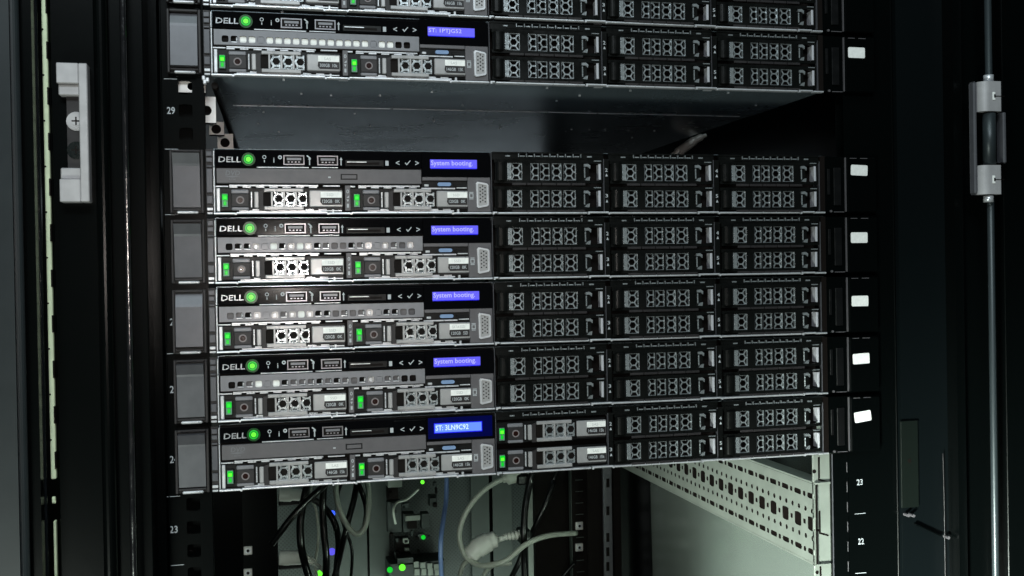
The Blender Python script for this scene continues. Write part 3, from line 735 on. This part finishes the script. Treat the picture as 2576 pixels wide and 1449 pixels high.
b.box(x0+0.6, xi-.02, Y-7, Y+3, z0+.02, zb1, 0, 0.4); b.box(x0+0.8, xi-.02, Y-4, Y+3, zb1+.02, zb0, 0, 0.6)
b.build('plate', t, inv)
b = MB(['charcoal']); b.box(x0+4, xi+.5, Y+0.5, Y+3, zb0, zt0); b.build('recess', t, inv)
for (py, r, mm) in ((305, 5.6, 'strike'), (378, 5.2, 'chrome')):
    p = at(192, py, Y); b = MB([mm, 'cavity', 'red'])
    n = 14
    for k in range(5):
        rr = r*math.cos(k/5*1.3); b.disc(p.x, p.z, rr, Y+0.2-0.35*k, Y+0.6-0.35*k, 0, 18)
    if mm == 'zinc': b.disc(p.x+2.4, p.z, 2.6, Y-1.4, Y-0.9, 2, 12)
    else: b.box(p.x-2.4, p.x+2.4, Y-1.32, Y-1.0, p.z-.4, p.z+.4, 1); b.box(p.x-.4, p.x+.4, Y-1.36, Y-1.0, p.z-2.4, p.z+2.4, 1)
    b.build('screw', t, inv)

# ------------------------------------------------------------------ right side: upright, frame, rod, hinge
YR = -20
t = cab('cabinet_frame', 'blue black cabinet frame upright right of the servers, with a thin bright edge', (560, YR, -520))
b = MB(['panelblue', 'frame', 'metal', 'latch'])
x2250, _ = vbar(b, 2262, 2400, YR+20, YR+40); vbar(b, 2400, 2404, YR+12, YR+20, 3, 0, z0=at(2405, 860, YR).z-560, z1=at(2405, 880, YR).z)
vbar(b, 2404.5, 2425, YR+8, YR+40, 1); vbar(b, 2425, 2700, YR+14, YR+40, 1, 0.5); vbar(b, 2528, 2700, YR+2, YR+14, 1, 0.4)
b.build('upright', t, (-560, -YR, 520))
b = MB(['charcoal']); p, q = at(2372, 1140, YR+17), at(2378, 1460, YR+17); b.tube([p, p.lerp(q, .4)+Vector((.3, 0, 0)), q], 0.35, 0, 6); b.build('seam_wire', t, (-560, -YR, 520))
b = MB(['reflectgreen', 'cavity']); p, q = at(2266, 1060, YR+18), at(2312, 1275, YR+18); b.box(p.x, q.x, YR+18, YR+19.8, q.z, p.z, 0, 0.2)  # plate put in for a greenish reflection on the upright
r = at(2290, 1160, YR+17); b.disc(r.x, r.z, 1.6, YR+17.8, YR+18.5, 1, 10); b.build('reflection_plate', t, (-560, -YR, 520))
for (px, py) in ((2283, 1296), (2296, 1297), (2384, 1352), (2405, 425)):
    b = MB(['darkgrey']); p = at(px, py, YR+16); b.disc(p.x, p.z, 1.2, YR+14.5, YR+20, 0, 8); b.build('screw', t, (-560, -YR, 520))
b = MB(['frame']); p, q = at(2305, 1318, YR+17), at(2370, 1348, YR+17); b.prism([(p.x, p.z), (q.x, q.z), (q.x, q.z-.8), (p.x, p.z-.8)], YR+17, YR+19.8, 0)
b.build('reflection_plate_edge', t, (-560, -YR, 520))
t = cab('hinge_rod', 'thin steel rod running vertically through the hinge at the far right', tuple(at(2500, 724, YR-8)))
inv = tuple(-v for v in at(2500, 724, YR-8))
x = at(2494, 350, YR-8).x; b = MB(['rod', 'metal']); 
b.tube([(x+.2, YR-6, -520), (x, YR-6, 480)], 2.5, 0, 14, 1); b.build('rod', t, inv)
t = cab('door_hinge', 'silver door hinge block with two knuckles on the right upright', tuple(at(2480, 490, YR)))
inv = tuple(-v for v in at(2480, 490, YR))
Y = YR-8
b = MB(['latch']); p, q = at(2446, 205, Y), at(2457, 490, Y); b.box(p.x, q.x-.1, Y-2, Y+5, q.z, p.z, 0, 1.5); b.build('leaf', t, inv)
for (pa, pb) in ((207, 283), (417, 490)):
    p, q = at(2456, pa, Y), at(2510, pb, Y); b = MB(['strike', 'cavity', 'white'])
    n = 12; w_ = q.x-p.x; prof = [(p.x, Y+3)]
    for k in range(n+1):
        a = math.pi/2*k/n; prof.append((p.x+7-7*math.cos(a), Y+0-6-7*math.sin(a)+7))
    prof += [(q.x-2, Y-6), (q.x, Y-4), (q.x, Y+3)]
    for u, v in zip(prof, prof[1:]): b.face([(u[0], u[1], q.z), (v[0], v[1], q.z), (v[0], v[1], p.z), (u[0], u[1], p.z)], 0, True)
    b.face([(u[0], u[1], q.z) for u in prof]); b.face([(u[0], u[1], p.z) for u in prof])
    mx = (p.x+q.x)/2+1; mz = (p.z+q.z)/2
    b.box(mx, mx+9, Y-6.3, Y-5.9, mz-.25, mz+.25, 1); b.box(mx-1.2, mx+1.2, Y-6.5, Y-5.9, mz-3, mz+3, 2, .3); b.box(mx-.2, mx+1.0, Y-6.7, Y-6.45, mz-1.2, mz+1.2, 1)
    b.build('knuckle', t, inv)
b = MB(['metal', 'latch']); 
for (pa, pb) in ((188, 205), (492, 508)):
    b = MB(['metal']); p, q = at(2491, pa, Y-3), at(2491, pb, Y-3); b.tube([(p.x, Y-1, q.z), (p.x, Y-1, p.z)], 3.6, 0, 12, 1); b.build('pin', t, inv)
b = MB(['metal', 'rod'])
p, q = at(2490, 285, Y-2), at(2491, 415, Y-2); b.tube([(p.x, Y-1, q.z), (p.x, Y-1, p.z)], 4.6, 1, 14, 1)
b.build('barrel', t, inv)
b = MB(['latch']); p, q = at(2519, 283, Y), at(2529, 411, Y); b.box(p.x, q.x, Y-2, Y+6, q.z, p.z, 0, 0.8); b.build('side_leaf', t, inv)

# ------------------------------------------------------------------ right interior: perforated rail, flange, side sheet
xr = at(2038, 1300, 12).x
def on_x(px, py, X):
    d = FW + RT*((px-1288)/FPX) - UP*((py-724.5)/FPX); k = (X-CAM.x)/d.x
    return Vector((X, CAM.y+d.y*k, CAM.z+d.z*k))
zr = [on_x(2036, y, xr).z for y in (1215, 1246, 1283, 1316, 1351, 1385, 1411)]
t = cab('perforated_rail', 'pale perforated side rail with rows of slots, squares and round holes below the servers', (xr, 12, zr[-1]))
b = MB(['pale', 'cavity'])
fn = lambda u, v, q: (xr+q, u, v)
zb_ = [zr[6], (zr[5]+zr[4])/2+.5, (zr[4]+zr[3])/2-.5, (zr[3]+zr[2])/2+.5, (zr[2]+zr[1])/2-.5, zr[0]]
rows = [(zr[5], 'slot'), (zr[4], 'dot'), (zr[3], 'square'), (zr[2], 'dot'), (zr[1], 'slot')]
NP = 19.6
for (i, (zc, kind)) in enumerate(rows):
    cells = []; z0, z1 = zb_[i], zb_[i+1]
    for k in range(26):
        u = 4+NP*k
        if kind == 'dot':
            for h in (0, 1): cells.append((u+9.8*h, u+9.8*h+9.8, z0, z1, (u+9.8*h+4.9, zc, 1.7, 1.9)))
        elif kind == 'slot':
            cells.append((u, u+13.2, z0, z1, (u+6.6, zc, 5.2, 2.0))); cells.append((u+13.2, u+19.6, z0, z1, (u+16.4, zc, 1.7, 1.8)))
        else:
            cells.append((u, u+13.2, z0, z1, (u+6.6, zc, 4.9, 5.2))); cells.append((u+13.2, u+19.6, z0, z1, (u+16.4, zc, 1.7, 1.8)))
    b.holed(cells, 0.7, 0, fn, 1, power=2 if kind == 'dot' else 6)
b.build('rail_web', t, (-xr, -12, -zr[-1]))
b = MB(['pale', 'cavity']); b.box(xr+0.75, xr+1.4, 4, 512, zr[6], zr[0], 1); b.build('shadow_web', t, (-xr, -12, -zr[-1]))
b = MB(['pale']); b.box(xr, xr+12, 4, 530, zr[6]-1.6, zr[6]-0.2, 0); b.box(xr, xr+14, 4, 530, zr[0]+.2, zr[0]+1.6, 0); b.build('rail_edge', t, (-xr, -12, -zr[-1]))
# flange facing front
xf = at(2090, 1300, 6).x
t = cab('post_flange', 'pale upright flange with L shaped slots beside the perforated rail', (xr, 6, -300))
b = MB(['pale', 'cavity']); b.box(xr, xf, 6.5, 8.5, -420, -1, 0, 0.2)
for (px, py, r) in ((2049, 1186, 1.5), (2051, 1250, 1.2), (2052, 1333, 1.2), (2058, 1334, 1.0), (2054, 1385, 1.2), (2056, 1440, 1.4)):
    p = at(px, py, 6.2); b.disc(p.x, p.z, r, 6.3, 6.8, 1, 10)
for (px, py, h) in ((2060, 1190, 40), (2062, 1325, 40), (2064, 1455, 40)):
    p = at(px, py-h, 6.2); q = at(px, py+h*0.1+10, 6.2); b.box(p.x-.7, p.x+.7, 6.25, 6.8, q.z, p.z, 1); e = at(px+22, py+18, 6.2); b.prism([(p.x-.7, q.z), (p.x-.7, q.z-1.2), (e.x, e.z-1.8), (e.x, e.z-.6)], 6.2, 6.8, 1)
b.build('flange', t, (-xr, -6, 300))
# side sheet
xs_ = xr+34
t = cab('side_panel', 'pale brushed metal side wall inside the cabinet at the lower right', (xs_, 20, -600))
ye = on_x(1560, 1300, xs_).y
b = MB(['sheet']); nY, nZ = 16, 8
for i in range(nY):
    for j in range(nZ):
        def q(i_, j_):
            y = 20+(ye-20)*i_/nY; z = -620+(640)*j_/nZ
            return (xs_+2.0*math.sin(y*0.02+z*0.006)+42*(i_/nY)**2, y, z)
        b.face([q(i, j), q(i+1, j), q(i+1, j+1), q(i, j+1)], 0, True)
bmesh.ops.remove_doubles(b.bm, verts=b.bm.verts[:], dist=0.01)
b.build('sheet', t, (-xs_, -20, 600))
b = MB(['frame']); b.box(xs_+46, xs_+50, 10, 1000, -620, 400); b.build('outer_skin', t, (-xs_, -20, 600))

# ------------------------------------------------------------------ rear: posts, perforated door, gear
YB = 680
t = cab('rear_post', 'black rear rack post with two cage nuts, left below the servers', tuple(at(650, 1449, YB)))
inv = tuple(-v for v in at(650, 1449, YB))
b = MB(['frame']); p, q = at(610, 1300, YB), at(698, 1300, YB); b.box(p.x, q.x, YB, YB+30, -420, 60); b.box(p.x-60, p.x-.1, YB-600, YB-2, -420, -380); b.build('post', t, inv)
def cagenut(px, py, Y, parent, inv):
    p = at(px, py, Y); b = MB(['zinc', 'cavity', 'metal']); b.box(p.x-5.5, p.x+5.5, Y-3, Y, p.z-5.5, p.z+5.5, 0, 0.8); b.disc(p.x, p.z, 3.6, Y-4, Y-3.01, 2, 12, 2.0); b.disc(p.x, p.z, 2.0, Y-3.3, Y-3.02, 1, 10)
    return b.build('cage_nut', parent, inv)
cagenut(624, 1384, YB, t, inv); cagenut(624, 1440, YB, t, inv)
t = cab('rear_post', 'black rear rack post with two bright cage nuts, right of the looping grey cable', tuple(at(1460, 1449, YB)))
inv = tuple(-v for v in at(1460, 1449, YB))
b = MB(['cavity', 'latch']); p, q = at(1345, 1300, YB+20), at(1440, 1300, YB+20); b.box(p.x, q.x, YB+20, YB+30, -420, 60); b.build('web', t, inv)
b = MB(['cavity', 'reargrey']); p, q = at(1438, 1300, YB), at(1478, 1300, YB); b.box(p.x, q.x, YB, YB+18, -420, 60)
b.box(p.x-.8, p.x-.1, YB-2, YB+10, -420, 60, 1)
z = -400
while z < 0: b.box(p.x+6, q.x-6, YB-.6, YB-.1, z, z+0.8, 1); z += 15.9
b.build('post', t, inv); cagenut(1456, 1322, YB, t, inv); cagenut(1456, 1376, YB, t, inv)
t = cab('rear_strip', 'narrow slotted steel strip standing between the black rear post and the side wall', tuple(at(1528, 1449, YB-40)))
inv = tuple(-v for v in at(1528, 1449, YB-40)); Y = YB-40
b = MB(['latch', 'cavity', 'cavity']); p, q = at(1518, 1300, Y), at(1540, 1300, Y); b.box(p.x, q.x, Y, Y+4, -420, 40, 0, .3)
for py in (1215, 1285, 1352, 1388, 1425): e = at(1529, py, Y); b.box(e.x-2.2, e.x+2.2, Y-.3, Y, e.z-6, e.z+6, 1)
p2, q2 = at(1478, 1300, Y+10), at(1562, 1300, Y+10); b.box(p2.x, q2.x, Y+10, Y+14, -420, 60, 2); b.build('strip', t, inv)

YD = 960
t = thing('rear_door', 'grey perforated rear doors of the facing cabinets, seen under the bottom server', 'rear door', tuple(at(1020, 1449, YD)))
inv = tuple(-v for v in at(1020, 1449, YD))
def dpanel(pa, pb, m, Y=YD, nm='mesh_panel'):
    b = MB([m]); p, q = at(pa, 1300, Y), at(pb, 1300, Y); b.box(p.x, q.x, Y, Y+3, -520, 140); return b.build(nm, t, inv)
dpanel(640, 845, 'perf'); dpanel(845, 922, 'reargrey', YD-3, 'door_stile'); dpanel(928, 978, 'reargrey', YD-3, 'door_stile')
dpanel(978, 1186, 'perf', YD+6); dpanel(1186, 1231, 'reargrey', YD-3, 'door_stile'); dpanel(1240, 1288, 'reargrey', YD-3, 'door_stile')
dpanel(1288, 1330, 'perf'); dpanel(1328, 1346, 'pale', YD-8, 'door_stile'); dpanel(920, 930, 'frame', YD+8, 'door_gap'); dpanel(1229, 1242, 'frame', YD+8, 'door_gap')
# equipment glimpsed in front of the rear door
t = thing('network_device', 'dim network device with ports and green lights behind the hanging cables', 'network device', tuple(at(1050, 1449, 900)))
inv = tuple(-v for v in at(1050, 1449, 900)); Y = 900
b = MB(['gear', 'cavity', 'pale'])
def rb(pa, pb, ya, yb, y0, y1, mi=0):
    p, q = at(pa, ya, Y), at(pb, yb, Y); b.box(p.x, q.x, y0, y1, q.z, p.z, mi, 0.4)
rnd = random.Random(5)
rb(978, 1120, 1420, 1470, Y, Y+50); rb(1000, 1040, 1405, 1420, Y, Y+40)
for k in range(4): rb(1040+17*k, 1053+17*k, 1412+2*k, 1426+2*k, Y-3, Y, 2); rb(1042+17*k, 1055+17*k, 1430, 1446, Y-3, Y, 2)
b.build('housing', t, inv)
b = MB(['gear', 'cavity', 'pale'])
rb(975, 1012, 1195, 1225, Y, Y+30, 2); rb(1018, 1048, 1300, 1345, Y+20, Y+40); rb(978, 1015, 1270, 1345, Y+20, Y+40); rb(1022, 1060, 1302, 1312, Y+10, Y+20, 2); rb(1000, 1035, 1365, 1395, Y+20, Y+40, 1); rb(1065, 1085, 1300, 1335, Y+20, Y+40); rb(978, 1006, 1235, 1262, Y+20, Y+40, 1); rb(1086, 1105, 1255, 1280, Y+20, Y+40)
rb(1028, 1052, 1316, 1334, Y+12, Y+19, 1)
for k in range(22):
    x, y_ = rnd.uniform(980, 1100), rnd.uniform(1200, 1400); rb(x, x+rnd.uniform(4, 18), y_, y_+rnd.uniform(3, 14), Y+14, Y+22, rnd.choice([0, 0, 2, 1]))
b.build('modules', t, inv)
for (px, py, r, m) in ((1063, 1213, 3.0, 'ledhot'), (1065, 1352, 3.4, 'led'), (981, 1434, 4.4, 'led'), (1012, 1428, 5.0, 'ledhot'), (804, 1443, 4.5, 'ledhot'), (836, 1292, 4.4, 'blueled'), (835, 1388, 5.5, 'purple')):
    p = at(px, py, Y-4); q = MB([m]); q.disc(p.x, p.z, r, Y-4.5, Y-2, 0, 14); q.build('status_light', t, inv)

# ------------------------------------------------------------------ cables
def C7(x, y): return 628.9+.3662*x, 1163.5+.3662*y
def cable(name, label, cat, pts, r, m, Y=640, dy=None, group=None):
    r *= 0.84
    P = [at(*C7(x, y), Y+(dy[i] if dy else 6*math.sin(i*1.7))) for i, (x, y) in enumerate(pts)]
    base = P[0]; b = MB([m]); b.tube([p-base for p in P], r, 0, 12)
    return tag(b.build(name, None, base), label, cat, group)
cable('signal_cable', 'thick grey cable making the big open loop right of centre', 'cable', [(1760, 108), (1690, 135), (1580, 215), (1480, 350), (1438, 500), (1478, 640), (1560, 700), (1640, 705), (1760, 670), (1900, 560), (2050, 502), (2240, 485)], 3.9, 'cablegrey', 560, [0, 0, -4, -8, -10, -10, -20, -30, -40, -40, -30, 0])
cable('signal_cable', 'short pale grey cable curving down from the white connector to the bottom edge', 'cable', [(1498, 668), (1462, 710), (1440, 790), (1436, 860)], 3.6, 'cablegrey', 566)
cable('signal_cable', 'grey cable bending in at the bottom edge right of the white connector', 'cable', [(1800, 690), (1680, 704), (1620, 750), (1585, 840)], 3.6, 'cablegrey', 590)
cable('power_cable', 'black cable hanging straight down beside the connector stack, right of the grey loop', 'cable', [(1955, 20), (1925, 130), (1892, 300), (1880, 500), (1884, 650), (1890, 820)], 5.0, 'cableblack', 540)
cable('power_cable', 'dark cable falling diagonally from upper right to lower left over the grey cable', 'cable', [(2120, 40), (2085, 120), (2075, 165), (2010, 330), (1900, 560), (1840, 700), (1780, 820)], 4.0, 'cableblack', 580)
cable('power_cable', 'dark thin cable crossing low down toward the rear post', 'cable', [(2230, 690), (2150, 780), (2090, 860)], 3.0, 'cableblack', 640)
cable('signal_cable', 'pale cable forming the narrow U shaped loop under the bottom server', 'cable', [(592, 110), (592, 220), (620, 340), (680, 450), (740, 492), (790, 440), (812, 330), (815, 200), (800, 110)], 4.2, 'cablegrey', 600, [0, 0, -4, -6, -8, -4, 0, 4, 8])
cable('power_cable', 'black cable running diagonally down to the left behind the rear post', 'cable', [(560, 110), (480, 185), (370, 285), (260, 410), (150, 560)], 4.8, 'cableblack', 590)
cable('power_cable', 'black cable bowing gently to the left of the others down to the bottom', 'cable', [(400, 110), (372, 250), (346, 400), (350, 560), (378, 700), (420, 830)], 5.6, 'cableblack', 610)
cable('power_cable', 'straight black cable hanging just right of the bowed one', 'cable', [(510, 110), (500, 300), (508, 480), (524, 650), (520, 830)], 5.2, 'cableblack', 600)
cable('power_cable', 'black cable passing through the pale U loop and sloping left to the bottom', 'cable', [(740, 100), (715, 250), (680, 380), (650, 500), (618, 640), (570, 830)], 4.6, 'cableblack', 620)
cable('power_cable', 'black cable starting near the white plug and merging beside the blue light', 'cable', [(390, 235), (470, 275), (545, 350), (590, 440), (608, 560), (596, 700), (590, 830)], 4.8, 'cableblack', 630)
cable('power_cable', 'second black strand leaving the top of the pale U loop', 'cable', [(730, 120), (775, 220), (800, 330), (790, 430)], 4.0, 'cableblack', 615)
cable('power_cable', 'thin black cable crossing from upper left to lower right behind the U loop', 'cable', [(640, 120), (600, 260), (640, 420), (700, 600), (690, 830)], 2.6, 'cableblack', 700)
cable('signal_cable', 'thin pale cable dangling between the black strands near the white plug', 'cable', [(430, 120), (415, 230), (455, 330), (470, 520), (450, 700), (470, 830)], 2.2, 'cablegrey', 690)
cable('signal_cable', 'thin grey cable curving down in front of the network device', 'cable', [(1160, 180), (1080, 250), (1010, 275), (985, 330), (1000, 420)], 2.2, 'cablegrey', 860)
cable('patch_cable', 'thin blue patch cable hanging in front of the perforated rear door', 'cable', [(1350, 60), (1348, 240), (1330, 380), (1312, 520), (1310, 660), (1318, 840)], 4.2, 'cableblue', 870)
# plugs and connectors
def plug(name, label, pts, radii, m, Y, extra=None):
    P = [at(*C7(*p), Y) for p in pts]; base = P[0]; t = thing(name, label, 'connector', tuple(base))
    b = MB([m]); b.tube([p-base for p in P], 5, 0, 14, 6, True, radii); b.build('shell', t)
    if extra:
        Q = [at(*C7(*p), Y) for p in extra]; b = MB(['plug' if m == 'plug' else 'cablegrey']); n = 5
        for k in range(n): 
            a = Q[0].lerp(Q[1], k/n)-base; c = Q[0].lerp(Q[1], (k+.6)/n)-base; b.tube([a, c], 6.2-0.5*k, 0, 12, 1)
        b.tube([Q[0]-base, Q[1]-base], 3.6, 0, 10, 1); b.build('strain_relief', t)
    return t
plug('cable_connector', 'large white connector lying slanted across the grey loop', [(1500, 655), (1560, 590), (1640, 545), (1700, 520)], [5, 11, 12.5, 12, 10, 5], 'plug', 550)
plug('cable_connector', 'grey ribbed plug pointing right above the black hanging cable', [(1690, 535), (1760, 510)], [3.6, 3.6], 'plug', 556, [(1860, 495), (1745, 512)])
b = MB(['gear']); p, q = at(*C7(1840, 455), 560), at(*C7(1920, 545), 560); m_ = (p+q)/2
b.box(p.x-m_.x, q.x-m_.x, -12, 12, q.z-m_.z, p.z-m_.z, 0, 2); tag(b.build('plug_body', None, m_), 'dark plug housing behind the ribbed grey plug', 'connector')
plug('cable_connector', 'pale elbow plug at the top end of the big grey loop', [(1735, 115), (1800, 95), (1850, 90)], [5, 9, 9, 8], 'cablegrey', 560)
b = MB(['black']); p, q = at(*C7(1820, 78), 560), at(*C7(1915, 140), 560); m_ = (p+q)/2
b.box(p.x-m_.x, q.x-m_.x, -12, 12, q.z-m_.z, p.z-m_.z, 0, 2); tag(b.build('plug_body', None, m_), 'black plug housing at the upper end of the grey loop', 'connector')
plug('cable_connector', 'long pale plug at upper left below the bottom server', [(200, 218), (280, 218), (350, 222), (378, 232)], [9, 9.5, 8, 7, 4], 'plug', 650)
plug('cable_connector', 'long pale plug with ribbed sleeve near the lower left corner of the opening', [(200, 655), (280, 655), (350, 652)], [9, 9.5, 9, 9], 'plug', 650, [(370, 655), (450, 690)])
cable('signal_cable', 'short pale lead from the lower plug down to the green light', 'cable', [(440, 688), (480, 720), (520, 760)], 3.0, 'plug', 650)
for (a, c, lab) in (((195, 240), (385, 285), 'dark power inlet block under the upper pale plug'), ((195, 672), (360, 720), 'dark power inlet block under the lower pale plug')):
    p, q = at(*C7(*a), 660), at(*C7(*c), 660); m_ = (p+q)/2; b = MB(['black']); b.box(p.x-m_.x, q.x-m_.x, -5, 20, q.z-m_.z, p.z-m_.z, 0, 1.5); tag(b.build('power_inlet', None, m_), lab, 'power inlet')

# ------------------------------------------------------------------ render settings
sc.render.engine = 'CYCLES'; sc.cycles.max_bounces = 6; sc.cycles.sample_clamp_indirect = 4
